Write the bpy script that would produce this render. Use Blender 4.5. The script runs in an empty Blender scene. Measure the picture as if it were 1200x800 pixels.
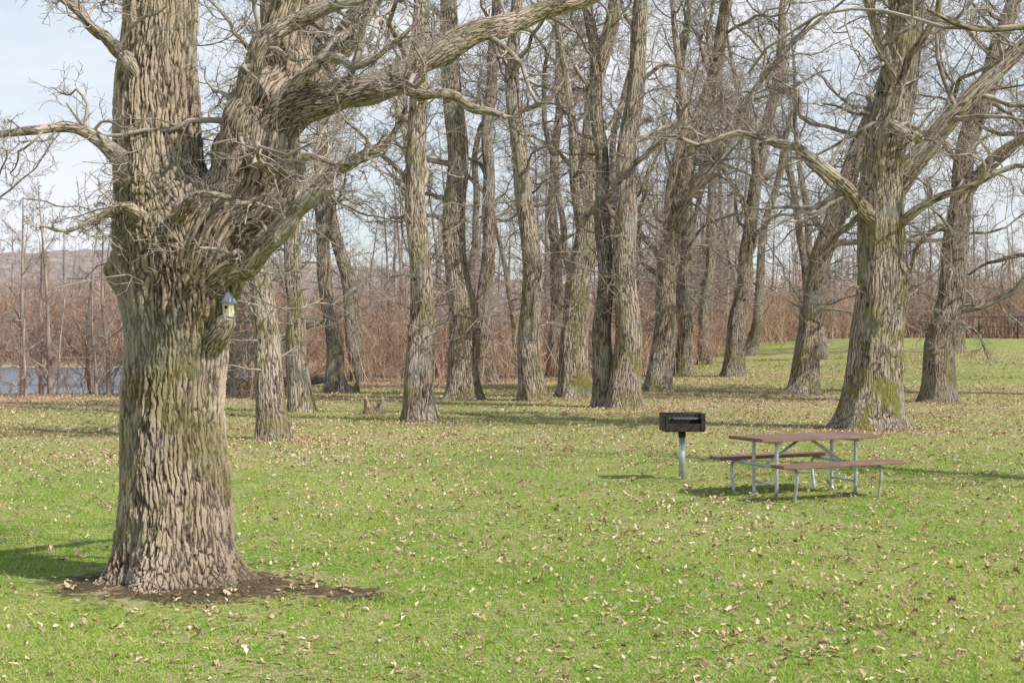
import bpy, math, numpy as np
from mathutils import Vector, Matrix
rng = np.random.default_rng(7)
scn = bpy.context.scene
COL = scn.collection

# ------------------------------------------------------------------ helpers
def sstep(t):
    t = np.clip(t, 0, 1); return t*t*(3-2*t)

def snoise(x, y, seed=0, f=1.0, oct=3):
    r = np.random.default_rng(seed); out = 0*x; a = 1.0; tot = 0
    for o in range(oct):
        for k in range(4):
            an = r.uniform(0, 6.283); ph = r.uniform(0, 6.283, 2); ff = f*r.uniform(.7, 1.4)
            out = out + a*np.sin((x*math.cos(an)+y*math.sin(an))*ff+ph[0]+1.3*np.sin((y*math.cos(an)-x*math.sin(an))*ff*.7+ph[1]))/4
        tot += a; a *= .5; f *= 2.1
    return out/tot

def ground_z(x, y):
    x = np.asarray(x, float); y = np.asarray(y, float)
    rise = 1.75*sstep((x+6)/30)*sstep((y-42)/50)
    river = sstep((y-49)/8)*(1-sstep((y-100)/10))*sstep((-x-11)/8)
    z = rise-1.3*river
    z = z+0.035*snoise(x, y, 3, .5)+0.012*snoise(x, y, 4, 3.0, 2)
    far = sstep((y-120)/300)
    return z+far*3.0

class MB:
    """accumulates tube / polygon geometry for one mesh"""
    def __init__(s):
        s.v=[]; s.f=[]; s.bc=[]; s.amp=[]; s.mi=[]; s.n=0; s.col=[]
    def tubes(s, P, R, sides, mat=0, RM=None, r=rng):
        P=np.asarray(P,float); R=np.asarray(R,float)
        N,K,_=P.shape
        T=np.gradient(P,axis=1); T/=np.linalg.norm(T,axis=2,keepdims=True)+1e-9
        mT=P[:,-1]-P[:,0]; mT/=np.linalg.norm(mT,axis=1,keepdims=True)+1e-9
        ref=np.where(np.abs(mT[:,2:3])<.7, np.array([[0,0,1.]]), np.array([[1.,0,0]]))
        ref=ref-(ref*mT).sum(1,keepdims=True)*mT
        ref/=np.linalg.norm(ref,axis=1,keepdims=True)
        ref=np.repeat(ref[:,None],K,1)
        N1=ref-(ref*T).sum(2,keepdims=True)*T; N1/=np.linalg.norm(N1,axis=2,keepdims=True)+1e-9
        B=np.cross(T,N1)
        th=np.arange(sides)*2*math.pi/sides
        c=np.cos(th)[None,None,:,None]; sn=np.sin(th)[None,None,:,None]
        rr=R[:,:,None,None]*(1 if RM is None else RM[...,None])
        V=P[:,:,None]+rr*(c*N1[:,:,None]+sn*B[:,:,None])
        seg=np.linalg.norm(np.diff(P,axis=1),axis=2); L=np.concatenate([np.zeros((N,1)),np.cumsum(seg,1)],1)
        off=r.uniform(0,50,(N,1,1,3))
        bc=np.concatenate([np.broadcast_to(c*rr,(N,K,sides,1)),np.broadcast_to(sn*rr,(N,K,sides,1)),
                           np.broadcast_to(L[:,:,None,None],(N,K,sides,1))],3)+off
        amp=np.broadcast_to(R[:,:,None],(N,K,sides))
        n=np.arange(N)[:,None,None]*K*sides; k=np.arange(K-1)[None,:,None]*sides; j=np.arange(sides)[None,None,:]
        j2=(j+1)%sides
        F=np.stack([n+k+j,n+k+j2,n+k+sides+j2,n+k+sides+j],-1).reshape(-1,4)+s.n
        s.v.append(V.reshape(-1,3)); s.f.append(F); s.bc.append(bc.reshape(-1,3)); s.amp.append(amp.reshape(-1))
        s.mi.append(np.full(len(F),mat)); s.n+=N*K*sides
    def raw(s,V,F,mat=0,bc=None,amp=None):
        V=np.asarray(V,float).reshape(-1,3); F=np.asarray(F)
        s.v.append(V); s.f.append(F+s.n); s.bc.append(V if bc is None else bc)
        s.amp.append(np.full(len(V),.01) if amp is None else amp)
        s.mi.append(np.full(len(F),mat)); s.n+=len(V)
    def build(s,name,mats,smooth=True,parent=None,link=True):
        me=bpy.data.meshes.new(name)
        V=np.concatenate(s.v); me.vertices.add(len(V)); me.vertices.foreach_set('co',V.astype(np.float32).ravel())
        li=[];ls=[];tot=0
        for F in s.f:
            li.append(F.ravel()); ls.append(tot+np.arange(len(F))*F.shape[1]); tot+=F.size
        li=np.concatenate(li).astype(np.int32); ls=np.concatenate(ls).astype(np.int32)
        me.loops.add(len(li)); me.loops.foreach_set('vertex_index',li)
        me.polygons.add(len(ls)); me.polygons.foreach_set('loop_start',ls)
        me.polygons.foreach_set('material_index',np.concatenate(s.mi).astype(np.int32))
        me.polygons.foreach_set('use_smooth',np.full(len(ls),smooth,dtype=bool))
        me.update(calc_edges=True)
        a=me.attributes.new('bc','FLOAT_VECTOR','POINT'); a.data.foreach_set('vector',np.concatenate(s.bc).astype(np.float32).ravel())
        a=me.attributes.new('amp','FLOAT','POINT'); a.data.foreach_set('value',np.concatenate(s.amp).astype(np.float32))
        for m in mats: me.materials.append(m)
        ob=bpy.data.objects.new(name,me)
        if link: COL.objects.link(ob)
        if parent: ob.parent=parent
        return ob

def catmull(pts,K):
    """pts (n,4) x,y,z,r -> K resampled"""
    p=np.asarray(pts,float); p=np.vstack([2*p[0]-p[1],p,2*p[-1]-p[-2]])
    n=len(p)-3; t=np.linspace(0,n-1e-6,K); i=t.astype(int); u=(t-i)[:,None]
    a,b,c,d=p[i],p[i+1],p[i+2],p[i+3]
    q=.5*(2*b+(c-a)*u+(2*a-5*b+4*c-d)*u*u+(3*b-a-3*c+d)*u**3)
    return q[:,:3],np.maximum(q[:,3],.002)

def grow(P,R,n,t0,t1,ang,L,radf,K,jit,up,rmin,rmax,r,taper=.25,lenpow=.5):
    N,Kp,_=P.shape
    pi=np.repeat(np.arange(N),n); M=len(pi)
    t=(np.tile(np.arange(n),N)+r.uniform(0,1,M))/n; t=t0+(t1-t0)*t
    f=t*(Kp-1); i=np.minimum(f.astype(int),Kp-2); u=(f-i)[:,None]
    pos=P[pi,i]*(1-u)+P[pi,i+1]*u
    T=P[pi,i+1]-P[pi,i]; T/=np.linalg.norm(T,axis=1,keepdims=True)+1e-9
    rad=R[pi,i]*(1-u[:,0])+R[pi,i+1]*u[:,0]
    q=r.normal(size=(M,3)); q-=(q*T).sum(1,keepdims=True)*T; q/=np.linalg.norm(q,axis=1,keepdims=True)
    a=np.radians(r.uniform(ang[0],ang[1],M))[:,None]
    d=np.cos(a)*T+np.sin(a)*q; d[:,2]+=up*.5
    d/=np.linalg.norm(d,axis=1,keepdims=True)
    PL=np.linalg.norm(np.diff(P,axis=1),axis=2).sum(1)[pi]
    ln=(L*PL if L<1 else np.full(M,L))*(1-lenpow*t)*r.uniform(.55,1.25,M)
    r0=np.clip(rad*radf*r.uniform(.7,1.1,M),rmin,rmax)
    out=np.empty((M,K,3)); out[:,0]=pos
    for k in range(1,K):
        d=d+r.normal(size=(M,3))*jit; d[:,2]+=up*.25; d/=np.linalg.norm(d,axis=1,keepdims=True)
        out[:,k]=out[:,k-1]+d*(ln/(K-1))[:,None]
    s=np.linspace(0,1,K)[None]
    RR=r0[:,None]*(1-(1-taper)*s**.8)
    RR=np.maximum(RR,rmin*.6)
    return out,RR

# ------------------------------------------------------------------ node helpers
def newmat(name):
    m=bpy.data.materials.new(name); m.use_nodes=True; nt=m.node_tree; nt.nodes.clear(); return m,nt
class NT:
    def __init__(s,nt): s.nt=nt
    def n(s,typ,**kw):
        nd=s.nt.nodes.new(typ)
        for k,v in kw.items():
            if k=='inp':
                for kk,vv in v.items():
                    if isinstance(vv,bpy.types.NodeSocket): s.nt.links.new(vv,nd.inputs[kk])
                    else: nd.inputs[kk].default_value=vv
            else: setattr(nd,k,v)
        return nd
    def math(s,op,a,b=0.0,c=None,clamp=False):
        d={0:a,1:b}
        if c is not None: d[2]=c
        return s.n('ShaderNodeMath',operation=op,use_clamp=clamp,inp=d).outputs[0]
    def mr(s,v,a,b,c=0.,d=1.): return s.n('ShaderNodeMapRange',interpolation_type='SMOOTHSTEP',inp={0:v,1:a,2:b,3:c,4:d}).outputs[0]
    def noise(s,vec,sc,det=3.,rough=.5): return s.n('ShaderNodeTexNoise',inp={'Vector':vec,'Scale':sc,'Detail':det,'Roughness':rough})
    def vmul(s,v,t): return s.n('ShaderNodeVectorMath',operation='MULTIPLY',inp={0:v,1:t}).outputs[0]
    def vmad(s,v,t,w): return s.n('ShaderNodeVectorMath',operation='MULTIPLY_ADD',inp={0:v,1:t,2:w}).outputs[0]
    def mix(s,f,a,b,bt='MIX'):
        nd=s.nt.nodes.new('ShaderNodeMix'); nd.data_type='RGBA'; nd.blend_type=bt
        for i,v in ((0,f),(6,a),(7,b)):
            if isinstance(v,bpy.types.NodeSocket): s.nt.links.new(v,nd.inputs[i])
            else: nd.inputs[i].default_value=(tuple(v)+(1,))[:4] if i>0 else v
        return nd.outputs[2]
    def attr(s,name): return s.n('ShaderNodeAttribute',attribute_name=name)
    def out(s,bsdf,disp=None):
        o=s.n('ShaderNodeOutputMaterial',inp={'Surface':bsdf})
        if disp is not None: s.nt.links.new(disp,o.inputs['Displacement'])
    def pbr(s,col,rough=.8,**kw):
        d={'Base Color':col,'Roughness':rough}; 
        d.update(kw.get('inp',{}))
        return s.n('ShaderNodeBsdfPrincipled',inp=d)

def bark_mat(name,ridge,groove,scale,ampf,ampmax,method='BUMP',moss=.5,mosscol=(.22,.20,.055),zs=.085):
    m,nt=newmat(name); g=NT(nt)
    bc=g.attr('bc').outputs['Vector']; amp=g.attr('amp').outputs['Fac']
    fw=g.noise(g.vmul(bc,(scale*.42,scale*.42,scale*.16)),1.,2.,.65)
    sc2=g.vmad(fw.outputs['Color'],(2.1,2.1,1.0),g.vmul(bc,(scale,scale,scale*zs)))
    vo=g.n('ShaderNodeTexVoronoi',feature='DISTANCE_TO_EDGE',inp={'Vector':sc2,'Scale':1.0}).outputs['Distance']
    e=g.mr(vo,.0,.26)
    fn=g.noise(g.vmul(bc,(scale*2.0,scale*2.0,scale*.55)),1.,4. if method=='BUMP' else 5.,.78).outputs['Fac']
    h=g.math('MULTIPLY_ADD',fn,1.25,g.math('MULTIPLY',e,.42))
    cf=g.mr(h,.46,1.04)
    col=g.mix(cf,groove,ridge)
    big=g.noise(bc,1.3,3.,.65)
    bigf=big.outputs['Fac']
    col=g.mix(g.mr(bigf,.38,.66),col,g.mix(1.,col,(.70,.68,.67),'MULTIPLY'))
    sp=g.n('ShaderNodeSeparateColor',inp={0:big.outputs['Color']})
    col=g.mix(g.math('MULTIPLY',g.mr(sp.outputs[1],.5,.66),.42),col,(.42,.42,.37))
    geo=g.n('ShaderNodeNewGeometry'); sep=g.n('ShaderNodeSeparateXYZ',inp={0:geo.outputs['Position']})
    low=g.mr(sep.outputs['Z'],0.,4.5,1.,.45)
    mf=g.math('MULTIPLY',g.math('MULTIPLY',g.mr(g.math('MULTIPLY_ADD',fn,.35,g.math('MULTIPLY',sp.outputs[2],.9)),.60,.75),low),moss)
    col=g.mix(mf,col,mosscol)
    b=g.pbr(col,.9,inp={'Specular IOR Level':.12})
    am=g.math('MINIMUM',g.math('MULTIPLY',amp,ampf),ampmax)
    dn=g.n('ShaderNodeDisplacement',inp={'Height':h,'Midlevel':.8,'Scale':am})
    g.out(b.outputs[0],dn.outputs[0]); m.displacement_method=method
    return m

def flat_mat(name,c1,c2,sc=4.,rough=.8,coord='bc',spec=.2,metal=0.,bump=0.,det=1.,simple=False):
    m,nt=newmat(name); g=NT(nt)
    v=g.attr('bc').outputs['Vector'] if coord=='bc' else g.n('ShaderNodeTexCoord').outputs['Object']
    f=g.noise(v,sc,0. if simple else det,.6).outputs['Fac']
    col=g.mix(g.mr(f,.3,.7),c1,c2)
    if simple:
        g.out(g.n('ShaderNodeBsdfDiffuse',inp={'Color':col}).outputs[0]); return m
    b=g.pbr(col,rough,inp={'Specular IOR Level':spec,'Metallic':metal})
    if bump:
        bn=g.n('ShaderNodeBump',inp={'Height':f,'Strength':bump,'Distance':.01}); nt.links.new(bn.outputs[0],b.inputs['Normal'])
    g.out(b.outputs[0]); return m

M_hero=bark_mat('bark_old_oak',(.68,.555,.425),(.050,.035,.026),25.,.10,.054,'BOTH',.6)
M_limb=bark_mat('bark_old_limb',(.55,.46,.37),(.055,.042,.033),44.,.14,.024,'BOTH',.5,zs=.14)
M_bark=bark_mat('bark_oak',(.57,.475,.38),(.050,.039,.031),15.,.18,.07,'BUMP',.65)
M_bark2=bark_mat('bark_oak_dark',(.42,.35,.285),(.044,.034,.028),15.,.18,.07,'BUMP',.5)
M_bark3=bark_mat('bark_mossy',(.57,.485,.375),(.048,.038,.029),14.,.18,.07,'BUMP',1.)
M_twig=flat_mat('twig_bark',(.21,.18,.15),(.44,.38,.32),6.,simple=True)
M_twigd=flat_mat('twig_bark_dark',(.19,.155,.13),(.34,.285,.24),3.,simple=True)
M_brush=flat_mat('brush_stems',(.26,.155,.105),(.56,.40,.29),.6,simple=True)
M_far=flat_mat('distant_bark',(.25,.195,.165),(.43,.36,.31),.5,simple=True)

# ------------------------------------------------------------------ trees
def trunk_geo(mb,pts,K,sides,seed,flare=.5,lump=.05,mat=0):
    P,R=catmull(pts,K); r=np.random.default_rng(seed)
    th=np.arange(sides)*2*math.pi/sides
    L=np.concatenate([[0],np.cumsum(np.linalg.norm(np.diff(P,axis=0),axis=1))])
    for ax in (0,1): P[:,ax]+=np.sin(L*r.uniform(.5,.9)+r.uniform(0,6))*.09*np.minimum(L/2,1)+np.sin(L*r.uniform(1.4,2.2)+r.uniform(0,6))*.04*np.minimum(L/2,1)
    RM=np.ones((K,sides)); 
    for k in range(7):
        m=r.integers(1,6); fz=r.uniform(.3,2.2); ph=r.uniform(0,6.28,2)
        RM+=lump*.6*np.sin(m*th[None]+ph[0]+.8*np.sin(fz*L[:,None]*.6))*np.sin(fz*L[:,None]+ph[1])
    # knots and burls
    for k in range(7):
        z0=r.uniform(1.,8.); a0=r.uniform(0,6.28); d=np.angle(np.exp(1j*(th-a0)))[None]
        RM+=r.uniform(.06,.2)*np.exp(-(d/.4)**2-((L[:,None]-z0)/r.uniform(.12,.25))**2)
    if flare>0:
        nr=int(r.integers(5,8)); ph=r.uniform(0,6.28)
        lob=.5+.5*np.sin(nr*th+ph+.7*np.sin(2*th+ph)); 
        RM+=flare*(.35+.65*lob[None])*np.exp(-L[:,None]/.28)+.14*np.exp(-L[:,None]/.9)
    mb.tubes(P[None],R[None],sides,mat,RM[None],r)
    return P,R

def limb_fan(P,R,n,t0,t1,seed,upb,Lr,ang=(35,75),K=14,jit=.28,radf=.40):
    r=np.random.default_rng(seed)
    return grow(P[None],R[None],n,t0,t1,ang,Lr,radf,K,jit,upb,.04,.19,r,taper=.16,lenpow=.35)

def crown(mb,L1P,L1R,seed,rf=1.0,n2=8,n3=6,n4=5,l2=.48,l3=.45,l4=.55,matb=0,matt=1,up=.12):
    r=np.random.default_rng(seed)
    P2,R2=grow(L1P,L1R,n2,.12,1.,(30,80),l2,.45,9,.32,up,.011*rf,.07,r)
    P3,R3=grow(P2,R2,n3,.1,1.,(25,80),l3,.5,6,.33,up,.0064*rf,.02,r)
    P4,R4=grow(P3,R3,n4,.1,1.,(20,75),l4,.6,4,.33,up*.6,.0038*rf,.007*rf,r,taper=.6,lenpow=.2)
    mb.tubes(L1P,L1R,10,matb,r=r); mb.tubes(P2,R2,5,matt,r=r)
    mb.tubes(P3,R3,3,matt,r=r); mb.tubes(P4,R4,3,matt,r=r)

def oak(name,path,r0,H,seed,t0=.3,nl=14,Lr=6.,ang=(35,75),rf=1.,mat=None,twig=None,extra=(),sides=40,n=(10,8,6),taperz=10.,lump=.05,upb=.12,shoots=50):
    """path: list of (x,y,z) along trunk up from ground"""
    mb=MB(); x0,y0=path[0][:2]; gz=float(ground_z(x0,y0))-.12
    pts=[(x0,y0,gz,r0*1.08)]
    for (x,y,z) in path[1:]: pts.append((x,y,z,max(r0*(1-.45*min(z/taperz,1.)),.1)))
    lx,ly,lz=path[-1]; px,py,pz=path[-2]; k=(H-lz)/max(lz-pz,.5)
    rr=np.random.default_rng(seed)
    pts.append((lx+(lx-px)*k*.45+rr.uniform(-.5,.5),ly+rr.uniform(-1,1),lz+(H-lz)*.5,r0*.34))
    pts.append((lx+(lx-px)*k*.7+rr.uniform(-1,1),ly+rr.uniform(-1.5,1.5),H,.04))
    P,R=trunk_geo(mb,pts,150,sides,seed,lump=lump)
    LP,LR=limb_fan(P,R,nl,t0,.97,seed+1,upb,Lr,ang)
    EP=[];ER=[]
    for e in extra:
        p,q=catmull(e,28); mb.tubes(p[None],q[None],16,0,r=rr)
        idx=np.linspace(0,27,14).astype(int); EP.append(p[idx]); ER.append(q[idx])
    if EP: LP=np.concatenate([LP,np.array(EP)]); LR=np.concatenate([LR,np.array(ER)*.96])
    crown(mb,LP,LR,seed+2,rf,*n,up=.08)
    # epicormic shoots and small dead branches on the trunk
    a,b=grow(P[None],R[None],shoots,.14,.85,(40,95),2.3,.15,7,.3,.06,.007*rf,.025,rr); mb.tubes(a,b,4,1,r=rr)
    a2,b2=grow(a,b,7,.2,1.,(25,75),.55,.6,5,.3,.05,.0048*rf,.01,rr); mb.tubes(a2,b2,3,1,r=rr)
    a3,b3=grow(a2,b2,4,.2,1.,(25,75),.6,.7,4,.3,.05,.0038*rf,.007,rr,taper=.6); mb.tubes(a3,b3,3,1,r=rr)
    return mb.build(name,[mat or M_bark,twig or M_twig])

# --- the old oak in the foreground (left)
def hero():
    mb=MB(); Y=12.0; g=float(ground_z(-2.83,Y))
    pts=[(-2.82,Y,g-.12,.49),(-2.83,Y,.3,.45),(-2.84,Y,.8,.435),(-2.85,Y,1.4,.425),(-2.82,Y,2.0,.425),(-2.83,Y,2.4,.47),
         (-2.84,Y,2.8,.51),(-2.90,Y,3.15,.45),(-2.98,Y,3.5,.36),(-3.01,Y,4.2,.335),(-2.97,Y,4.95,.30),(-3.05,Y+.1,6.5,.25),(-2.8,Y+.4,9,.17),(-2.9,Y+.2,12.5,.04)]
    P,R=catmull(pts,1200); sides=400
    th=np.arange(sides)*2*math.pi/sides; z=P[:,2][:,None]
    RM=np.ones((1200,sides)); r=np.random.default_rng(5)
    for k in range(9):
        m=r.integers(1,7); fz=r.uniform(.6,4.5); ph=r.uniform(0,6.28,2)
        RM+=.026*np.sin(m*th[None]+ph[0]+.8*np.sin(fz*z*.6))*np.sin(fz*z+ph[1])
    lob=.5+.5*np.sin(7*th+1.1+.9*np.sin(2*th))
    RM+=(.08+.34*lob[None])*np.exp(-np.maximum(z-g,0)/.16)+(.02+.07*lob[None])*np.exp(-np.maximum(z-g,0)/.6)
    def bump(th0,z0,w,h,a):
        d=np.angle(np.exp(1j*(th-th0)))[None]; return a*np.exp(-(d/w)**2-((z-z0)/h)**2)
    # frame: ref is +x, so theta 0 = right side, pi = left, -pi/2 = towards the camera
    RM+=bump(math.pi,2.62,.5,.16,.20)+bump(2.7,2.3,.5,.12,-.05)
    RM+=bump(-.25,2.22,.35,.12,.16)+bump(-.6,3.1,.8,.3,.18)+bump(-1.9,2.95,.6,.15,.10)+bump(-1.2,2.1,.3,.12,.07)
    mb.tubes(P[None],R[None],sides,0,RM[None],r)
    limbs=[
      [(-2.70,Y-.02,2.45,.34),(-2.44,Y-.08,3.0,.35),(-2.2,Y-.1,3.5,.33),(-2.03,Y-.05,3.95,.27),(-1.95,Y,4.4,.225),(-1.86,Y+.1,5.0,.19),(-1.6,Y+.3,6.5,.14),(-1.2,Y+.5,8.5,.06)],
      [(-2.25,Y-.1,3.45,.22),(-1.98,Y-.22,3.78,.185),(-1.62,Y-.32,3.97,.14),(-1.15,Y-.4,4.12,.12),(-.74,Y-.35,4.31,.108),(-.29,Y-.25,4.58,.092),(.22,Y,4.80,.075),(.75,Y+.1,4.98,.06),(1.5,Y+.3,5.5,.05),(2.3,Y+.4,6.1,.02)],
      [(-2.55,Y-.25,2.45,.12),(-2.28,Y-.35,2.64,.10),(-2.0,Y-.4,2.83,.085),(-1.72,Y-.45,3.08,.072),(-1.5,Y-.5,3.35,.058),(-1.25,Y-.5,3.5,.045),(-1.0,Y-.45,3.68,.03),(-.85,Y-.4,3.95,.012)],
      [(-3.1,Y-.2,3.42,.10),(-3.38,Y-.35,3.66,.06),(-3.62,Y-.4,3.79,.042),(-3.88,Y-.5,3.73,.036),(-4.3,Y-.55,3.68,.028),(-4.8,Y-.5,3.75,.02),(-5.3,Y-.4,3.9,.01)],
      [(-2.36,Y-.3,3.25,.16),(-2.28,Y-.45,3.75,.10),(-2.12,Y-.55,4.1,.085),(-1.95,Y-.6,4.42,.075),(-1.6,Y-.6,4.68,.06),(-1.2,Y-.7,4.75,.045),(-.8,Y-.7,5.0,.02)],
      [(-3.05,Y-.2,4.1,.09),(-3.3,Y-.3,4.5,.05),(-3.6,Y-.3,4.75,.038),(-4.2,Y-.1,5.3,.03),(-5.,Y,6.,.02)],
      [(-1.15,Y-.4,4.12,.07),(-.85,Y-.5,4.05,.05),(-.5,Y-.55,4.0,.04),(-.15,Y-.6,3.85,.03),(.05,Y-.65,3.82,.012)],
      [(-2.1,Y-.1,3.7,.15),(-1.75,Y+.1,4.2,.12),(-1.4,Y+.2,4.7,.10),(-.8,Y+.3,5.6,.07),(0,Y+.5,6.8,.03)],
      [(-2.95,Y+.2,4.6,.18),(-3.3,Y+.5,5.4,.13),(-3.9,Y+.8,6.5,.10),(-4.6,Y+1.2,7.8,.04)],
      [(-2.75,Y-.42,2.98,.08),(-2.62,Y-.6,3.12,.04),(-2.4,Y-.75,3.2,.028),(-2.1,Y-.85,3.12,.02),(-1.85,Y-.9,3.2,.01)],
      [(-2.95,Y-.40,3.02,.08),(-3.1,Y-.6,3.1,.038),(-3.3,Y-.7,3.02,.026),(-3.5,Y-.8,2.9,.016),(-3.7,Y-.85,2.95,.01)],
      [(-2.7,Y+.3,5.2,.15),(-2.4,Y+.6,6.2,.12),(-1.9,Y+1,7.4,.08),(-1.5,Y+1.4,8.6,.03)],
      [(-1.9,Y-.3,3.85,.09),(-1.72,Y-.5,4.15,.05),(-1.45,Y-.6,4.3,.038),(-1.2,Y-.75,4.22,.028),(-.9,Y-.8,4.4,.02),(-.6,Y-.8,4.7,.01)],
      [(-2.1,Y-.35,3.5,.07),(-1.9,Y-.55,3.42,.036),(-1.6,Y-.7,3.5,.026),(-1.3,Y-.8,3.42,.018),(-1.,Y-.9,3.5,.009)],
    ]
    LP=[];LR=[]
    for i,l in enumerate(limbs):
        p,q=catmull(l,220); s=120 if q[0]>.2 else 64
        # gnarl
        t=np.linspace(0,1,220); 
        for ax in range(3): p[:,ax]+=np.sin(t*r.uniform(9,26)+r.uniform(0,6))*q*.35*np.minimum(t*6,1)+np.sin(t*r.uniform(30,50)+r.uniform(0,6))*q*.12*np.minimum(t*6,1)
        th2=np.arange(s)*2*math.pi/s
        rm=1+.09*np.sin(3*th2[None]+t[:,None]*9)*np.sin(t[:,None]*23+i)+.07*np.sin(t[:,None]*40+th2[None]*2)
        for k in range(5):
            t1=r.uniform(.15,.95); a0=r.uniform(0,6.28); d=np.angle(np.exp(1j*(th2-a0)))[None]
            rm+=r.uniform(.15,.4)*np.exp(-(d/.6)**2-((t[:,None]-t1)/.02)**2)
        mb.tubes(p[None],q[None],s,0 if i==0 else 2,rm[None],r)
        idx=np.linspace(0,219,14).astype(int); LP.append(p[idx]); LR.append(q[idx])
    LP=np.array(LP); LR=np.array(LR)
    r=np.random.default_rng(21)
    P2,R2=grow(LP,LR,10,.15,1.,(35,80),.34,.33,10,.34,.05,.007,.032,r)
    P3,R3=grow(P2,R2,8,.12,1.,(25,80),.45,.5,7,.34,.05,.0042,.012,r)
    P4,R4=grow(P3,R3,7,.1,1.,(20,75),.5,.6,5,.32,.03,.0028,.005,r,taper=.5,lenpow=.2)
    mb.tubes(P2,R2,8,1,r=r); mb.tubes(P3,R3,4,1,r=r); mb.tubes(P4,R4,3,1,r=r)
    # shoots clustered round the crotch
    seg=P[460:770:10]; sr=R[460:770:10]
    a,b=grow(seg[None],sr[None],90,0,1,(60,95),1.25,.1,8,.36,-.03,.0045,.012,r); mb.tubes(a,b,5,1,r=r)
    a2,b2=grow(a,b,8,.35,1.,(25,75),.4,.6,5,.32,.0,.0028,.006,r); mb.tubes(a2,b2,3,1,r=r)
    # knot / broken stub that carries the bird house
    mb.tubes(*[np.array([v]) for v in catmull([(-2.5,Y-.2,2.0,.11),(-2.41,Y-.30,2.10,.10),(-2.34,Y-.36,2.19,.08),(-2.32,Y-.37,2.235,.05),(-2.32,Y-.37,2.24,.004)],30)],40,2,r=r)
    return mb.build('old_oak_tree',[M_hero,M_twig,M_limb])
hero()

def pth(x,y,*pts): return [(x,y,0)]+[(a,y,b) for a,b in pts]
O='oak_tree'
oak(O,pth(-4.70,28,(-4.8,1.8),(-4.87,3.6),(-4.95,6.1)),.27,15,101,Lr=4.)
oak(O,pth(-5.63,38,(-5.7,2.5),(-5.86,5.3),(-6.04,8.7)),.285,18,102,t0=.34,Lr=5.,mat=M_bark3,rf=1.2)
oak(O,pth(-6.24,50,(-6.4,3),(-6.66,6.3),(-6.9,10.8)),.30,19,103,t0=.3,Lr=5.,mat=M_bark2,rf=1.4)
oak(O,pth(-6.5,62,(-7.1,3.5),(-7.8,7.3),(-8.5,12.9)),.38,20,104,t0=.3,Lr=6.,mat=M_bark2,rf=1.6)
oak(O,pth(-2.22,33.7,(-2.25,2.5),(-2.2,4.9),(-2.16,10)),.32,19,105,t0=.38,Lr=4.5,rf=1.1,ang=(30,65))
oak(O,pth(-1.54,45,(-1.65,3),(-1.75,5.9),(-1.94,12.6)),.48,21,106,t0=.34,Lr=6.,rf=1.3,ang=(30,70))
oak(O,pth(-1.08,60,(-1.1,3),(-1.04,7.1),(-.8,15)),.38,22,107,t0=.35,Lr=6.,mat=M_bark2,rf=1.5)
oak(O,pth(.66,44,(.55,3.3),(.32,7.1),(0,11)),.37,20,108,t0=.34,Lr=5.5,rf=1.3,ang=(30,65))
oak(O,pth(2.06,66,(2.0,4),(1.98,9.6),(2.2,15)),.36,22,109,t0=.3,Lr=6.,mat=M_bark2,rf=1.6)
oak(O,pth(1.99,46,(2.12,3),(2.35,6),(2.84,10.6)),.48,20,110,t0=.34,Lr=6.,mat=M_bark3,rf=1.3,
    extra=[[(2.3,46,5.2,.2),(2.0,45.6,7,.16),(1.9,45.4,9,.13),(1.4,45,12,.08),(1,45,14,.03)]])
oak(O,pth(3.15,40,(3.18,3),(3.24,5.5),(3.55,10.5)),.40,19,111,t0=.36,Lr=5.,mat=M_bark,rf=1.2,ang=(30,65))
oak(O,pth(2.6,40.4,(2.58,3),(2.5,5.5),(2.38,10.4)),.28,18,112,t0=.4,Lr=4.,mat=M_bark2,rf=1.2,ang=(30,65))
oak(O,pth(5.1,50,(5.3,2.5),(5.55,4.8),(6.3,8.4),(7.2,12)),.42,19,113,t0=.24,Lr=8.,nl=17,mat=M_bark,rf=1.4,ang=(25,65),
    extra=[[(5.6,50,5.,.22),(5.5,49.5,7,.17),(5.9,49,9.5,.14),(5.6,49,12.5,.1),(5.4,49,15,.04)],
           [(6.0,50,7.,.2),(7.2,49.7,8.3,.14),(8.4,49.3,10.5,.11),(9.6,49,12,.08),(11.5,49,13.6,.04)]])
oak(O,pth(7.4,62,(7.5,3.5),(7.66,6.2),(7.4,12.9)),.34,19,114,t0=.28,Lr=7.,mat=M_bark2,rf=1.5)
oak(O,pth(9.5,70,(9.5,2.5),(9.6,5),(9.9,10)),.30,17,115,t0=.22,Lr=7.,mat=M_bark2,rf=1.6)
oak(O,pth(9.3,60,(9.6,3.5),(10.1,7.1),(11.3,13.3)),.40,19,116,t0=.25,Lr=8.,nl=16,mat=M_bark2,rf=1.5,ang=(35,80),
    extra=[[(10.3,60,7.8,.2),(10.1,59.5,10,.16),(9.4,59,12,.12),(8.8,59,15,.05)]])
oak(O,pth(9.8,48,(10.05,2.2),(10.4,4.1),(11.1,6.7),(11.9,9)),.46,17,117,t0=.3,Lr=7.5,nl=16,mat=M_bark,rf=1.4,ang=(35,80))
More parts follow.
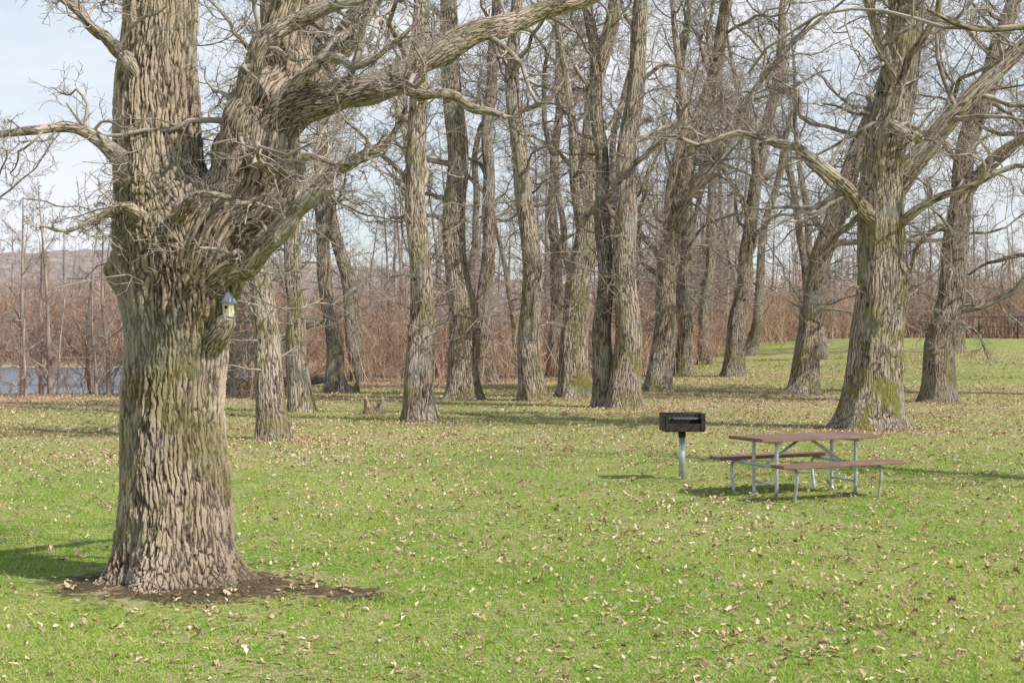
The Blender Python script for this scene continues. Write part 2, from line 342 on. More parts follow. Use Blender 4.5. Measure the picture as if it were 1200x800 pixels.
oak(O,pth(7.85,31,(7.9,1.8),(8.0,3.8),(8.28,6.6),(8.55,9.35)),.62,17,118,t0=.34,Lr=6.5,nl=14,mat=M_bark3,rf=1.05,ang=(30,70),sides=110,
    extra=[[(8.15,31,5.0,.30),(8.8,30.8,5.9,.24),(9.6,30.6,6.9,.20),(10.6,30.5,7.9,.17),(11.6,30.4,8.9,.13),(13,30,10.5,.1),(14.5,30,12,.03)],
           [(8.2,30.8,4.3,.13),(8.9,30.3,4.9,.09),(9.7,30,5.2,.07),(10.6,29.8,5.6,.05),(11.8,29.6,5.4,.035),(13,29.5,5.6,.02)],
           [(8.3,30.9,7.2,.16),(7.9,30.4,8.2,.12),(7.4,30.2,9.5,.09),(6.6,30,11,.06),(6,30,12.5,.03)]])
oak(O,pth(12.9,43,(13.0,1.6),(13.15,3.1),(13.7,7),(14.6,10.6)),.46,18,119,t0=.26,Lr=8.,nl=16,mat=M_bark2,rf=1.3,ang=(40,85),
    extra=[[(13.5,43,6.,.22),(14.4,42.6,7.3,.16),(15.6,42.2,8.2,.11),(17,42,9.6,.07),(19,42,10.5,.03)]])
oak(O,pth(18.5,47,(18.6,3),(18.2,6),(17.8,10)),.45,18,120,t0=.22,Lr=8.,nl=14,mat=M_bark2,rf=1.4,ang=(40,85))
oak(O,pth(-17.5,42,(-17.6,3),(-17.2,6),(-17.6,9)),.2,14,121,t0=.2,Lr=6.,nl=12,mat=M_bark2,rf=1.3)
oak(O,pth(-13.3,52,(-13.2,3),(-13.6,6),(-13.2,9)),.2,15,122,t0=.2,Lr=6.,nl=12,mat=M_bark2,rf=1.5)
# trees outside the right edge: one low branch dips into the top right corner
oak(O,[(6.3,3.4,0),(6.3,3.4,2),(6.2,3.4,4),(6.3,3.5,6.)],.26,11.5,123,t0=.5,Lr=3.,nl=8,n=(5,4,4),sides=60,shoots=10,
    extra=[[(6.2,3.5,4.6,.08),(5.4,4.6,4.5,.05),(4.4,5.6,3.9,.032),(3.3,6.2,3.50,.022),(2.5,6.2,3.46,.016),(2.0,6.1,3.40,.012),(1.75,6.,3.46,.006)]])
oak(O,[(14.5,17,0),(14.5,17,2),(14.4,17,4),(14.6,17,7.)],.40,17,124,t0=.4,Lr=5.5,nl=12,n=(8,6,5),shoots=10)
# slimmer trees filling the middle distance
rs=np.random.default_rng(88)
for k,(x,y,r_) in enumerate([(-3.6,66,.2),(-2.6,72,.26),(.4,70,.16),(3.6,63,.2),(4.6,70,.28),(-9.6,64,.2),(8.4,78,.22),(12.6,76,.3),(15.4,70,.24),(17.5,80,.32),(20.5,76,.22),(22.5,72,.34),(13.9,84,.2)]):
    l=rs.uniform(-.3,.3)
    oak(O,pth(x,y,(x+l*2,3),(x+l*5+rs.uniform(-.3,.3),7),(x+l*8,12)),r_,rs.uniform(13,19),200+k*5,t0=.2,Lr=5.5,nl=11,n=(7,6,5),mat=M_bark2,twig=M_twigd,rf=1.6,sides=20,shoots=20)

# --- instanced mass of further bare trees
far=bpy.data.objects.new('distant_bare_trees',None); COL.objects.link(far)
protos=[]
for i in range(6):
    mb=MB(); r=np.random.default_rng(300+i)
    pts=[(0,0,-.3,.2),(r.uniform(-.3,.3),0,3,.16),(r.uniform(-.8,.8),0,7,.12),(r.uniform(-1.2,1.2),0,14.5,.03)]
    P,R=catmull(pts,14); mb.tubes(P[None],R[None],8,0,r=r)
    LP,LR=grow(P[None],R[None],22,.08,.97,(25,75),4.6,.42,8,.24,.12,.03,.08,r)
    P2,R2=grow(LP,LR,8,.12,1,(25,75),.45,.5,5,.28,.10,.017,.035,r)
    P3,R3=grow(P2,R2,8,.1,1,(25,75),.6,.6,4,.28,.08,.0105,.016,r)
    mb.tubes(LP,LR,5,0,r=r); mb.tubes(P2,R2,3,0,r=r); mb.tubes(P3,R3,3,0,r=r)
    ob=mb.build('bare_tree_proto',[M_far],link=False); protos.append(ob.data); 
    bpy.data.objects.remove(ob)
def inst(data,x,y,s,name,parent,zoff=0.):
    o=bpy.data.objects.new(name,data); COL.objects.link(o); o.parent=parent
    o.location=(x,y,float(ground_z(x,y))+zoff); o.rotation_euler=(0,0,rng.uniform(0,6.28)); o.scale=(s,s,s*rng.uniform(.85,1.15))
for k in range(300):
    y=rng.uniform(108,170) if k>55 else rng.uniform(78,100)
    x=rng.uniform(-.45,.46)*y
    if x<-8 and y<108: continue
    if x>.16*y and y<90: continue
    mid=-.09<x/y<.17
    inst(protos[k%6],x,y,rng.uniform(.6,1.05)*(1.05 if mid else (.75 if x>0 else .8)),'bare_tree',far)
for k in range(16):   # small willows on the near bank, left
    x=rng.uniform(-20,-8.5); y=rng.uniform(46,52)
    inst(protos[k%6],x,y,rng.uniform(.25,.5),'bare_tree',far)

# --- brush
def brush(name,n,xr,yr,h,seed,keep=lambda x,y:np.ones_like(x,bool),mat=M_brush,rf=1.):
    r=np.random.default_rng(seed); x=r.uniform(*xr,n); y=r.uniform(*yr,n)
    k=keep(x,y); x=x[k]; y=y[k]; n=len(x)
    K=6; P=np.empty((n,K,3)); P[:,0]=np.stack([x,y,ground_z(x,y)-.1],1)
    d=r.normal(size=(n,3))*.28; d[:,2]=1; d/=np.linalg.norm(d,axis=1,keepdims=True)
    hh=h*r.uniform(.35,1.2,n)*(.7+.5*snoise(x,y,seed,.5,2))
    for i in range(1,K):
        d=d+r.normal(size=(n,3))*.13; d/=np.linalg.norm(d,axis=1,keepdims=True); P[:,i]=P[:,i-1]+d*(hh/(K-1))[:,None]
    R=(r.uniform(.010,.026,n)*rf)[:,None]*np.linspace(1,.35,K)[None]
    mb=MB(); mb.tubes(P,R,3,0,r=r)
    P2,R2=grow(P,R,6,.15,1,(20,65),.42,.6,4,.2,.12,.007*rf,.014*rf,r); mb.tubes(P2,R2,3,0,r=r)
    P3,R3=grow(P2,R2,3,.1,1,(20,65),.6,.6,3,.2,.1,.005*rf,.009*rf,r); mb.tubes(P3,R3,3,0,r=r)
    return mb.build(name,[mat])
edge=lambda x,y:(y>57+sstep((x-3)/16)*29+1.5*np.sin(x*.7))&~((x<-12)&(y>54))&~((x>22)&(y<92))
brush('undergrowth_shrubs',5200,(-13,48),(56,104),5.0,401,edge)
brush('undergrowth_shrubs',800,(-34,-8),(46.5,51.5),1.6,402,lambda x,y:(y>49.5+.8*np.sin(x))|(x>-13))
brush('undergrowth_shrubs',4000,(-62,-8),(106,124),8.,403,rf=1.7)
brush('undergrowth_shrubs',3000,(5,62),(93,112),5.5,404,rf=1.6)

# ------------------------------------------------------------------ ground sheet
def axis(a,b,st,far_,g=1.25):
    c=list(np.arange(a,b+1e-6,st)); d=st
    while c[-1]<far_: d*=g; c.append(c[-1]+d)
    d=st
    while c[0]>-far_: d*=g; c.insert(0,c[0]-d)
    return np.array(c)
xs=axis(-36,40,.3,1800); ys=axis(2,104,.3,2000)
X,Yg=np.meshgrid(xs,ys); Z=ground_z(X,Yg)
# raised soil at the foot of the old oak
Z+=.05*np.exp(-(((X+2.83)**2+(Yg-12)**2)/.9))
V=np.stack([X,Yg,Z],-1).reshape(-1,3); nx,ny=len(xs),len(ys)
ii=(np.arange(ny-1)[:,None]*nx+np.arange(nx-1)[None]).ravel()
F=np.stack([ii,ii+1,ii+nx+1,ii+nx],1)
wood=np.clip(sstep((Yg-(52+sstep((X-3)/14)*38+snoise(X,Yg,9,.3)*4))/8)+.9*sstep((-X-11)/6)*sstep((Yg-32)/8),0,1)
reed=sstep((Yg-98)/4)*sstep((-X-5)/8)+sstep((Yg-150)/30)
litter=np.clip(.36+.42*snoise(X,Yg,11,.28)+.30*sstep((Yg-14)/14)*(1-.7*sstep((Yg-45)/15))+.18*sstep((X-1)/6)*(1-sstep((Yg-14)/8)),0,1)
m,nt=newmat('grass_lawn'); g=NT(nt)
co=g.n('ShaderNodeTexCoord').outputs['Object']
n1=g.noise(co,.35,4.,.6).outputs['Fac']; n2=g.noise(co,2.3,5.,.65).outputs['Fac']; n3=g.noise(co,38.,3.,.7).outputs['Fac']
col=g.mix(g.mr(n1,.38,.62),(.185,.305,.038),(.315,.395,.085))
col=g.mix(g.mr(n2,.45,.74),col,(.42,.41,.17))
col=g.mix(g.mr(n3,.35,.7),g.mix(1.,col,(.56,.62,.52),'MULTIPLY'),col)
lit=g.attr('litter').outputs['Fac']
l1=g.noise(co,13.,4.,.75).outputs['Fac']
lm=g.mr(g.math('ADD',l1,g.math('MULTIPLY_ADD',lit,.24,g.math('MULTIPLY',n2,.24))),.69,.80)
tan=g.mix(g.noise(co,45.,2.).outputs['Fac'],(.26,.18,.105),(.64,.50,.33))
col=g.mix(g.math('MULTIPLY',lm,.76),col,tan)
wd=g.attr('wood').outputs['Fac']
wf=g.mr(g.math('ADD',wd,g.math('MULTIPLY',g.math('SUBTRACT',n2,.5),.9)),.3,.7)
col=g.mix(wf,col,g.mix(g.mr(g.noise(co,3.,5.,.8).outputs['Fac'],.35,.65),(.26,.17,.10),(.57,.42,.28)))
rd=g.attr('reed').outputs['Fac']
col=g.mix(rd,col,g.mix(n2,(.46,.37,.23),(.60,.51,.35)))
def dirt(cx,cy,rad,sx=1.):
    v=g.n('ShaderNodeVectorMath',operation='SUBTRACT',inp={0:co,1:(cx,cy,0)}).outputs[0]
    v=g.n('ShaderNodeVectorMath',operation='MULTIPLY',inp={0:v,1:(1/sx,1,0)}).outputs[0]
    d=g.n('ShaderNodeVectorMath',operation='LENGTH',inp={0:v}).outputs['Value']
    d=g.math('MULTIPLY_ADD',g.math('SUBTRACT',n2,.5),1.6,d)
    d=g.math('MULTIPLY_ADD',g.math('SUBTRACT',l1,.5),.9,d)
    return g.mr(d,rad-.14,rad+.14,1.,0.)
D=g.math('MAXIMUM',g.math('MAXIMUM',dirt(-2.70,11.75,.74,1.4),dirt(-1.35,11.45,.30,1.3)),dirt(7.85,31,.9,1.2))
soil=g.mix(g.mr(g.noise(co,30.,4.,.8).outputs['Fac'],.35,.75),(.040,.026,.019),(.21,.14,.095))
col=g.mix(g.math('MULTIPLY',D,.92),col,soil)
b=g.pbr(col,.95,inp={'Specular IOR Level':.1})
bn=g.n('ShaderNodeBump',inp={'Height':g.math('ADD',n3,l1),'Strength':.7,'Distance':.03}); nt.links.new(bn.outputs[0],b.inputs['Normal'])
g.out(b.outputs[0])
mb=MB(); mb.raw(V,F); gd=mb.build('grass_ground',[m])
for nm,arr in (('wood',wood),('reed',np.clip(reed,0,1)),('litter',litter)):
    a=gd.data.attributes.new(nm,'FLOAT','POINT'); a.data.foreach_set('value',arr.ravel().astype(np.float32))

# river
m,nt=newmat('river_water'); g=NT(nt)
co=g.n('ShaderNodeTexCoord').outputs['Object']
nn=g.noise(g.n('ShaderNodeVectorMath',operation='MULTIPLY',inp={0:co,1:(.8,2.2,1)}).outputs[0],1.6,4.,.6).outputs['Fac']
b=g.pbr((.19,.22,.27,1),.25,inp={'IOR':1.33}); bn=g.n('ShaderNodeBump',inp={'Height':nn,'Strength':1.,'Distance':.3}); nt.links.new(bn.outputs[0],b.inputs['Normal'])
g.out(b.outputs[0])
mb=MB(); mb.raw([(-400,46,-.45),(-9,46,-.45),(-9,113,-.45),(-400,113,-.45)],[[0,1,2,3]]); mb.build('river_water',[m],smooth=False)

# distant hill
hx=np.linspace(-420,420,520); hy=np.linspace(230,620,90); HX,HY=np.meshgrid(hx,hy)
prof=np.sin(np.clip((HY-230)/390,0,1)*math.pi)**.8
hh=(13+9*np.exp(-((HX+110)/80)**2)+5*snoise(HX,HY,31,.012)-6*sstep((HX-20)/160))*prof+1.8*prof*snoise(HX,HY,33,.5,3)
V=np.stack([HX,HY,hh+1.5],-1).reshape(-1,3); nx,ny=520,90
ii=(np.arange(ny-1)[:,None]*nx+np.arange(nx-1)[None]).ravel(); F=np.stack([ii,ii+1,ii+nx+1,ii+nx],1)
m,nt=newmat('wooded_hill'); g=NT(nt); co=g.n('ShaderNodeTexCoord').outputs['Object']
c=g.mix(g.mr(g.noise(co,.25,5.,.85).outputs['Fac'],.35,.65),(.21,.18,.175),(.37,.325,.30)); g.out(g.pbr(c,1.,inp={'Specular IOR Level':0.}).outputs[0])  # distance haze is put into these pale base colours
mb=MB(); mb.raw(V,F); mb.build('distant_wooded_hill',[m])

# ------------------------------------------------------------------ fallen leaves
def attrcol_mat(name,trans=.3,rough=.7):
    m,nt=newmat(name); g=NT(nt); c=g.attr('tint').outputs['Color']
    b=g.n('ShaderNodeBsdfDiffuse',inp={'Color':c})
    if trans>0:
        t=g.n('ShaderNodeBsdfTranslucent',inp={'Color':c}); b=g.n('ShaderNodeMixShader',inp={0:trans,1:b.outputs[0],2:t.outputs[0]})
    g.out(b.outputs[0]); return m
def set_tint(ob,C):
    a=ob.data.attributes.new('tint','FLOAT_COLOR','POINT'); a.data.foreach_set('color',np.concatenate([C,np.ones((len(C),1))],1).astype(np.float32).ravel())
n=260000
y=np.sqrt(rng.uniform(4**2,72**2,n)); x=rng.uniform(-.46,.46,n)*y
k=~((x<-11)&(y>49)); x=x[k];y=y[k];n=len(x)
dens=np.clip(.30+.50*snoise(x,y,11,.28)+.60*snoise(x,y,12,1.1)+.28*sstep((x-.5)/5)*(1-sstep((y-16)/8))+.30*sstep((y-14)/12)*(1-.6*sstep((y-48)/15))-.20*sstep((-x-.5)/3)*(1-sstep((y-17)/6)),.06,1)
k=rng.uniform(0,1,n)<dens*.8; x=x[k]; y=y[k]
# extra leaves in the near field and round the old oak, and drifts at the trunk feet
ex=[];ey=[]
for (cx,cy,q,s) in [(2.4,10.0,700,2.2),(-2.6,11.2,160,1.),(0,15,700,3.),(4,14,900,3.),(7.9,30.5,900,1.3),(-2.2,33,500,.9),(3,39.3,700,1.2),(2,45,600,1.2),(9.8,47.3,600,1.2),(12.9,42,600,1.2),(-4.7,27.5,500,.9)]:
    ex.append(rng.normal(cx,s,q)); ey.append(rng.normal(cy,s*.8,q))
x=np.concatenate([x]+ex); y=np.concatenate([y]+ey); k=y>4; x=x[k]; y=y[k]; n=len(x)
base=np.array([(0,0),(.28,.26),(.45,.14),(.72,.32),(1,0),(.72,-.32),(.45,-.14),(.28,-.26),(.5,0)])
sz=rng.uniform(.028,.075,n)*(1+y*.006)
c1=rng.normal(0,.8,n); c2=rng.normal(.4,.9,n)
bx=base[None,:,0]-.5; by=base[None,:,1]*rng.uniform(.7,1.1,n)[:,None]
lz=c1[:,None]*bx**2+c2[:,None]*np.abs(by)*.8
a=rng.uniform(0,6.283,n)[:,None]; tl=rng.normal(0,.3,n)[:,None]
lx=bx*np.cos(tl)-lz*np.sin(tl); lz2=bx*np.sin(tl)+lz*np.cos(tl)
wx=(lx*np.cos(a)-by*np.sin(a))*sz[:,None]; wy=(lx*np.sin(a)+by*np.cos(a))*sz[:,None]; wz=lz2*sz[:,None]
soilz=.05*np.exp(-(((x+2.83)**2+(y-12)**2)/.9))
wz=wz-wz.min(1,keepdims=True)+(ground_z(x,y)+soilz)[:,None]+rng.uniform(.002,.02,n)[:,None]
V=np.stack([x[:,None]+wx,y[:,None]+wy,wz],-1).reshape(-1,3)
f=np.array([[8,i,(i+1)%8] for i in range(8)])
F=(np.arange(n)[:,None,None]*9+f[None]).reshape(-1,3)
mb=MB(); mb.raw(V,F); ob=mb.build('fallen_leaves',[attrcol_mat('dry_leaf',0.)],smooth=False)
pal=np.array([(.62,.48,.32),(.50,.36,.22),(.68,.57,.41),(.33,.21,.12),(.57,.41,.25)])
C=pal[rng.integers(0,5,n)]*rng.uniform(.7,1.1,(n,1)); set_tint(ob,np.repeat(C,9,0))

# grass blades
n=480000
y=5*np.exp(rng.uniform(0,math.log(38/5),n)); x=rng.uniform(-.46,.46,n)*y
dd=np.hypot((x+2.75)/1.4,y-11.75)+.6*snoise(x,y,50,3.); k=(dd>.85)&(np.hypot((x+1.35)/1.3,y-11.45)+.15*snoise(x,y,50,6.)>.28)
k&=rng.uniform(0,1,n)<.65+.6*snoise(x,y,51,2.0); x=x[k];y=y[k];n=len(x)
h=rng.uniform(.012,.045,n)*(1+.5*snoise(x,y,52,1.2)); w=rng.uniform(.0025,.0045,n)*(1+y*.06)
a=rng.uniform(0,6.283,n); ln=rng.uniform(.3,1.5,n)*h; la=rng.uniform(0,6.283,n); gz=ground_z(x,y)-.003
V=np.stack([np.stack([x-np.cos(a)*w,y-np.sin(a)*w,gz],-1),np.stack([x+np.cos(a)*w,y+np.sin(a)*w,gz],-1),np.stack([x+np.cos(la)*ln,y+np.sin(la)*ln,gz+h],-1)],1).reshape(-1,3)
F=np.arange(3*n).reshape(-1,3)
mb=MB(); mb.raw(V,F); ob=mb.build('grass_blades',[attrcol_mat('grass_blade',.4,.6)],smooth=False)
t=np.clip(.45+1.0*snoise(x,y,53,.8)+rng.normal(0,.2,n),0,1)[:,None]
C=(1-t)*np.array([.23,.42,.042])+t*np.array([.48,.57,.13]); dry=rng.uniform(0,1,n)<.14; C[dry]=np.array([.62,.55,.31])
set_tint(ob,np.repeat(C,3,0))

# ------------------------------------------------------------------ built objects
def empty(name,loc,rz=0.):
    e=bpy.data.objects.new(name,None); COL.objects.link(e); e.location=loc; e.rotation_euler=(0,0,rz); return e
def box(name,size,loc,mat,parent,bev=.004,rot=(0,0,0)):
    import bmesh
    me=bpy.data.meshes.new(name); bm=bmesh.new(); bmesh.ops.create_cube(bm,size=1.)
    for v in bm.verts: v.co=Vector((v.co.x*size[0],v.co.y*size[1],v.co.z*size[2]))
    if bev: bmesh.ops.bevel(bm,geom=bm.edges[:],offset=bev,segments=2,affect='EDGES')
    bm.to_mesh(me); bm.free(); me.materials.append(mat)
    o=bpy.data.objects.new(name,me); COL.objects.link(o); o.parent=parent; o.location=loc; o.rotation_euler=rot; return o
def pipe(name,pts,rad,mat,parent,K=None,sides=14,smooth=True):
    mb=MB(); p=[tuple(q)+(rad,) for q in pts]
    if smooth and len(p)>2: P,R=catmull(p,K or 8*len(p))
    else: P=np.array(p)[:,:3]; R=np.full(len(p),rad)
    # close the ends
    P=np.vstack([P[0]+(P[0]-P[1])*1e-3,P,P[-1]+(P[-1]-P[-2])*1e-3]); R=np.concatenate([[1e-4],R,[1e-4]])
    mb.tubes(P[None],R[None],sides); return mb.build(name,[mat],parent=parent)

def wood_mat(name,c1,c2):
    m,nt=newmat(name); g=NT(nt); co=g.n('ShaderNodeTexCoord').outputs['Object']
    v=g.n('ShaderNodeVectorMath',operation='MULTIPLY',inp={0:co,1:(2.,40.,40.)}).outputs[0]
    f=g.noise(v,1.,5.,.6).outputs['Fac']; f2=g.noise(co,6.,3.).outputs['Fac']
    c=g.mix(g.mr(f,.3,.7),c1,c2); c=g.mix(g.math('MULTIPLY',g.mr(f2,.5,.8),.4),c,(.36,.27,.23))
    b=g.pbr(c,.6); bn=g.n('ShaderNodeBump',inp={'Height':f,'Strength':.4,'Distance':.004}); nt.links.new(bn.outputs[0],b.inputs['Normal'])
    g.out(b.outputs[0]); return m
M_wood=wood_mat('painted_wood_plank',(.17,.09,.068),(.26,.155,.125))
M_galv=flat_mat('galvanized_steel',(.42,.45,.48),(.58,.61,.64),14.,.42,'obj',.5,.55)
M_black=flat_mat('black_steel',(.022,.018,.018),(.06,.042,.036),12.,.55,'obj',.4,.2,.3)

tx,ty=3.80,18.45
T=empty('picnic_table',(tx,ty,float(ground_z(tx,ty))),math.radians(25))
for i in range(5): box('top_plank_%d'%(i+1),(1.86,.142,.042),(0,-.304+i*.152,.745),M_wood,T,.006)
for s,nm in ((-1,'near'),(1,'far')):
    for j in (0,1): box('%s_bench_plank_%d'%(nm,j+1),(1.86,.132,.042),(0,s*.69+(j-.5)*.142,.445),M_wood,T,.006)
for s,e in ((-1,'left'),(1,'right')):
    X0=s*.62
    for q in (-1,1):
        pipe('%s_leg_%d'%(e,q),[(X0,q*.25,.70),(X0,q*.25,.45),(X0,q*.25,.12),(X0,q*.235,.03),(X0,q*.18,.0)],.024,M_galv,T)
        # bench leg: rises from the ground, curves under the bench and runs inwards
        pipe('%s_bench_leg_%d'%(e,q),[(X0+.03*s,q*.66,-.02),(X0+.03*s,q*.69,.12),(X0+.03*s,q*.72,.30),(X0+.03*s,q*.69,.385),(X0+.03*s,q*.60,.402),(X0+.03*s,q*.3,.402),(X0+.03*s,0,.402)],.021,M_galv,T,K=60)
    pipe('%s_top_bar'%e,[(X0,-.34,.705),(X0,.34,.705)],.021,M_galv,T)
    pipe('%s_tie'%e,[(X0,-.27,.17),(X0,.27,.17)],.014,M_galv,T)
    pipe('%s_brace'%e,[(X0,0,.40),(s*.08,0,.715)],.018,M_galv,T)
    box('%s_cleat'%e,(.06,.70,.02),(X0,0,.7355-.0215),M_galv,T,.003)

gx,gy=2.44,20.4
G=empty('charcoal_grill',(gx,gy,float(ground_z(gx,gy))),math.radians(6))
pipe('post',[(0,0,-.05),(0,0,.66)],.045,M_galv,G,sides=24)
pipe('collar',[(0,0,.60),(0,0,.685)],.055,M_black,G,sides=24)
w,d_,h_=.56,.40,.25; z0=.69
box('floor_plate',(w,d_,.008),(0,0,z0),M_black,G,.001)
box('back_plate',(w,.008,h_),(0,d_/2+.005,z0+h_/2+.005),M_black,G,.001)
box('front_plate',(w-.01,.008,.11),(0,-d_/2-.005,z0+.06),M_black,G,.001)
for s,e in ((-1,'left'),(1,'right')):
    box(e+'_side_plate',(.009,d_+.02,h_),(s*(w/2+.006),0,z0+h_/2+.005),M_black,G,.001)
    box(e+'_front_flange',(.055,.008,h_-.02),(s*(w/2-.024),-d_/2-.016,z0+h_/2+.01),M_black,G,.001)
    for k in range(4): box(e+'_slot_lug_%d'%k,(.03,.014,.012),(s*(w/2+.018),-d_/2+.02,z0+.06+k*.05),M_black,G,.002)
    pipe(e+'_grate_handle',[(s*.2,-d_/2+.02,z0+.185),(s*.2,-d_/2-.10,z0+.19),(s*.2,-d_/2-.16,z0+.19)],.011,M_black,G)
for k in range(19): pipe('grate_bar_%d'%k,[(-w/2+.03+k*(w-.06)/18,-d_/2+.01,z0+.18),(-w/2+.03+k*(w-.06)/18,d_/2-.01,z0+.18)],.005,M_galv,G,sides=6)
pipe('grate_front_rod',[(-w/2,-d_/2+.012,z0+.172),(w/2,-d_/2+.012,z0+.172)],.008,M_black,G,sides=8)
pipe('top_rim',[(-w/2-.01,-d_/2-.008,z0+h_+.005),(w/2+.01,-d_/2-.008,z0+h_+.005)],.008,M_black,G,sides=8)
for k in range(9): pipe('front_mesh_%d'%k,[(-w/2+.05+k*.057,-d_/2-.006,z0+.11),(-w/2+.05+k*.057,-d_/2-.006,z0+h_)],.004,M_black,G,sides=6)

# bird house
Bh=empty('bird_house',(-2.32,11.63,2.225),math.radians(-12))
M_cream=flat_mat('cream_paint',(.62,.52,.34),(.74,.65,.46),20.,.6,'obj'); M_slate=flat_mat('roof_slate',(.12,.14,.18),(.22,.25,.30),25.,.6,'obj')
def prism(name,rings,sides,mat,parent,ph=0.):
    mb=MB(); V=[];
    for (r_,z_) in rings:
        for j in range(sides):
            a=ph+j*2*math.pi/sides; V.append((r_*math.cos(a),r_*math.sin(a),z_))
    F=[[k*sides+j,k*sides+(j+1)%sides,(k+1)*sides+(j+1)%sides,(k+1)*sides+j] for k in range(len(rings)-1) for j in range(sides)]
    mb.raw(V,F); return mb.build(name,[mat],smooth=False,parent=parent)
prism('base_plate',[(.001,0),(.062,0),(.062,.012),(.001,.012)],6,M_slate,Bh)
prism('walls',[(.048,.012),(.052,.13)],6,M_cream,Bh)
prism('roof',[(.04,.124),(.078,.118),(.072,.132),(.03,.185),(.008,.205),(.004,.235),(.0005,.237)],6,M_slate,Bh)
pipe('entrance_dark_disc',[(0,-.0445,.085),(0,-.048,.085)],.014,M_black,Bh,sides=16)  # solid black disc on the wall, stands in for the shade inside the opening
pipe('perch',[(0,-.04,.05),(0,-.075,.05)],.003,M_black,Bh,sides=8)

# fence on the rise
fx=np.arange(26.5,62,2.4); Fe=empty('metal_fence',(0,0,0))
mb=MB(); mr_=MB()
for x in fx:
    z=float(ground_z(x,88.)); mb.tubes([[(x,88,z-.2),(x,88,z+1.42)]],[[.045,.045]],8)
for hgt,rr in ((1.36,.028),(.12,.024),(.74,.016)):
    P=np.array([[(x,88,float(ground_z(x,88.))+hgt) for x in fx]]); mr_.tubes(P,np.full(P.shape[:2],rr),6)
mp=MB(); px_=np.arange(26.5,60,.22); zz=ground_z(px_,px_*0+88.)
P=np.stack([np.stack([px_,px_*0+88,zz+.1],1),np.stack([px_,px_*0+88,zz+1.36],1)],1); mp.tubes(P,np.full(P.shape[:2],.009),4)
mb.build('posts',[M_black],parent=Fe); mr_.build('rails',[M_black],parent=Fe); mp.build('pickets',[M_black],parent=Fe)

# broken stump + fallen logs
M_stump=bark_mat('rotten_wood',(.48,.36,.24),(.12,.07,.045),16.,.1,.03,'BUMP',.2)
def stump(x,y,r0,h,seed,mat=M_stump):
    r=np.random.default_rng(seed); z=float(ground_z(x,y)); mb=MB(); K=16;s=40
    P=np.stack([np.full(K,x)+np.linspace(0,.04,K),np.full(K,y),z-.05+np.linspace(0,1,K)*h*.7],1)
    th=np.arange(s)*2*math.pi/s; t=np.linspace(0,1,K)[:,None]
    RM=1+.45*(.5+.5*np.sin(5*th+1))*np.exp(-t*5)+.08*np.sin(3*th+t*4)
    mb.tubes(P[None],np.full((1,K),r0),s,0,RM[None],r)
    V=mb.v[-1].reshape(K,s,3); V[:,:,2]+=(t**2)*h*.45*(np.sin(th*2+1.2)*.5+.3*np.sin(th*7)+.12*r.normal(size=s))[None]
    top=V[-1].copy(); inner=top.copy(); inner[:,:2]=(inner[:,:2]-[x,y])*.72+[x,y]; low=inner.copy(); low[:,2]=z+h*.35; low[:,:2]=(low[:,:2]-[x,y])*.8+[x,y]
    ce=np.array([[x,y,z+h*.3]]); VV=np.vstack([top,inner,low]); 
    F=[[k*s+j,k*s+(j+1)%s,(k+1)*s+(j+1)%s,(k+1)*s+j] for k in range(2) for j in range(s)]
    mb.raw(VV,np.array(F)); mb.raw(np.vstack([low,ce]),np.array([[j,(j+1)%s,s] for j in range(s)]))
    mb.build('broken_tree_stump',[mat])
stump(-3.6,36.8,.26,.5,71); stump(-5.7,50.2,.28,.55,72,M_bark3)
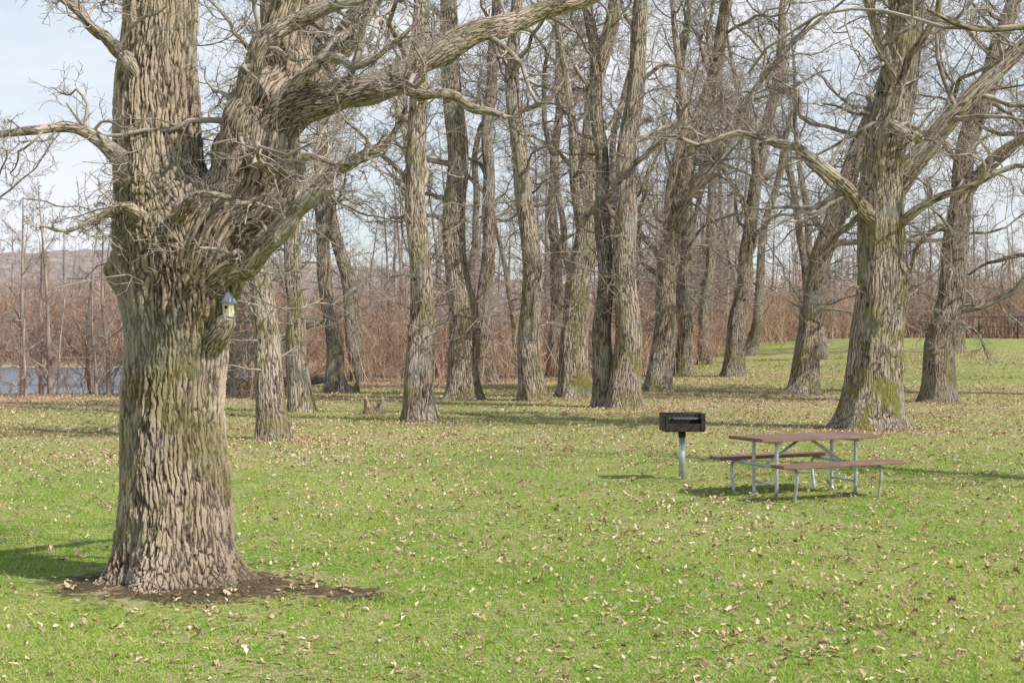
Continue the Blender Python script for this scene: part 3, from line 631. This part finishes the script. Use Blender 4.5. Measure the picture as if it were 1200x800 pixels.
for i,(p) in enumerate([[(-12.2,50.5,.25,.25),(-10.8,51,.9,.24),(-9.2,51.4,1.6,.2),(-7.6,52,2.3,.12),(-6,52.5,2.8,.04)],
            [(-10.5,53,.2,.2),(-9,52,.3,.2),(-7.5,51.3,.35,.16),(-6,51,.5,.06)]]):
    mb=MB(); P,R=catmull(p,40); mb.tubes(P[None],R[None],20); LP,LR=grow(P[None],R[None],7,.2,1,(30,70),2.2,.4,8,.25,.1,.03,.08,rng); mb.tubes(LP,LR,6,1)
    a,b=grow(LP,LR,6,.2,1,(30,70),.5,.5,5,.25,.1,.012,.03,rng); mb.tubes(a,b,4,1); mb.build('fallen_log',[M_bark2,M_twigd])

# ------------------------------------------------------------------ light, sky, camera
az=math.radians(-27); el=math.radians(44)     # direction towards the sun: right, a little behind the camera
sd=Vector((math.cos(el)*math.cos(az),math.cos(el)*math.sin(az),math.sin(el)))
L=bpy.data.lights.new('sun','SUN'); L.energy=5.; L.angle=math.radians(.53); L.color=(1.,.96,.89)
lo=bpy.data.objects.new('sun',L); COL.objects.link(lo); lo.rotation_euler=sd.to_track_quat('Z','Y').to_euler()
w=bpy.data.worlds.new('World'); scn.world=w; w.use_nodes=True; nt=w.node_tree; nt.nodes.clear(); g=NT(nt)
sky=g.n('ShaderNodeTexSky',sky_type='NISHITA'); sky.sun_disc=False; sky.sun_elevation=el; sky.sun_rotation=math.atan2(sd.x,sd.y)
sky.air_density=1.; sky.dust_density=1.2; sky.ozone_density=1.5
tc=g.n('ShaderNodeTexCoord').outputs['Generated']
v=g.n('ShaderNodeVectorMath',operation='MULTIPLY',inp={0:tc,1:(1,1,3.2)}).outputs[0]
cn=g.noise(v,2.6,4.,.6).outputs['Fac']
# thin haze and cloud, thickest towards the horizon and thinning to clear sky overhead
zz=g.n('ShaderNodeSeparateXYZ',inp={0:tc}).outputs['Z']
hz=g.math('MULTIPLY',g.mr(cn,.36,.66,.5,.95),g.mr(zz,.26,.75,1.,.2))
c=g.mix(hz,sky.outputs[0],(6.3,6.5,6.85))
bg=g.n('ShaderNodeBackground',inp={'Color':c,'Strength':.15}); g.n('ShaderNodeOutputWorld',inp={'Surface':bg.outputs[0]})
cam=bpy.data.cameras.new('camera'); co_=bpy.data.objects.new('camera',cam); COL.objects.link(co_)
cam.lens=50; cam.sensor_width=36; cam.clip_end=5000; cam.clip_start=.1
co_.location=(0,0,2.1); co_.rotation_euler=(math.radians(90-.34),0,0); scn.camera=co_
scn.view_settings.view_transform='Standard'; scn.view_settings.look='None'; scn.view_settings.exposure=0
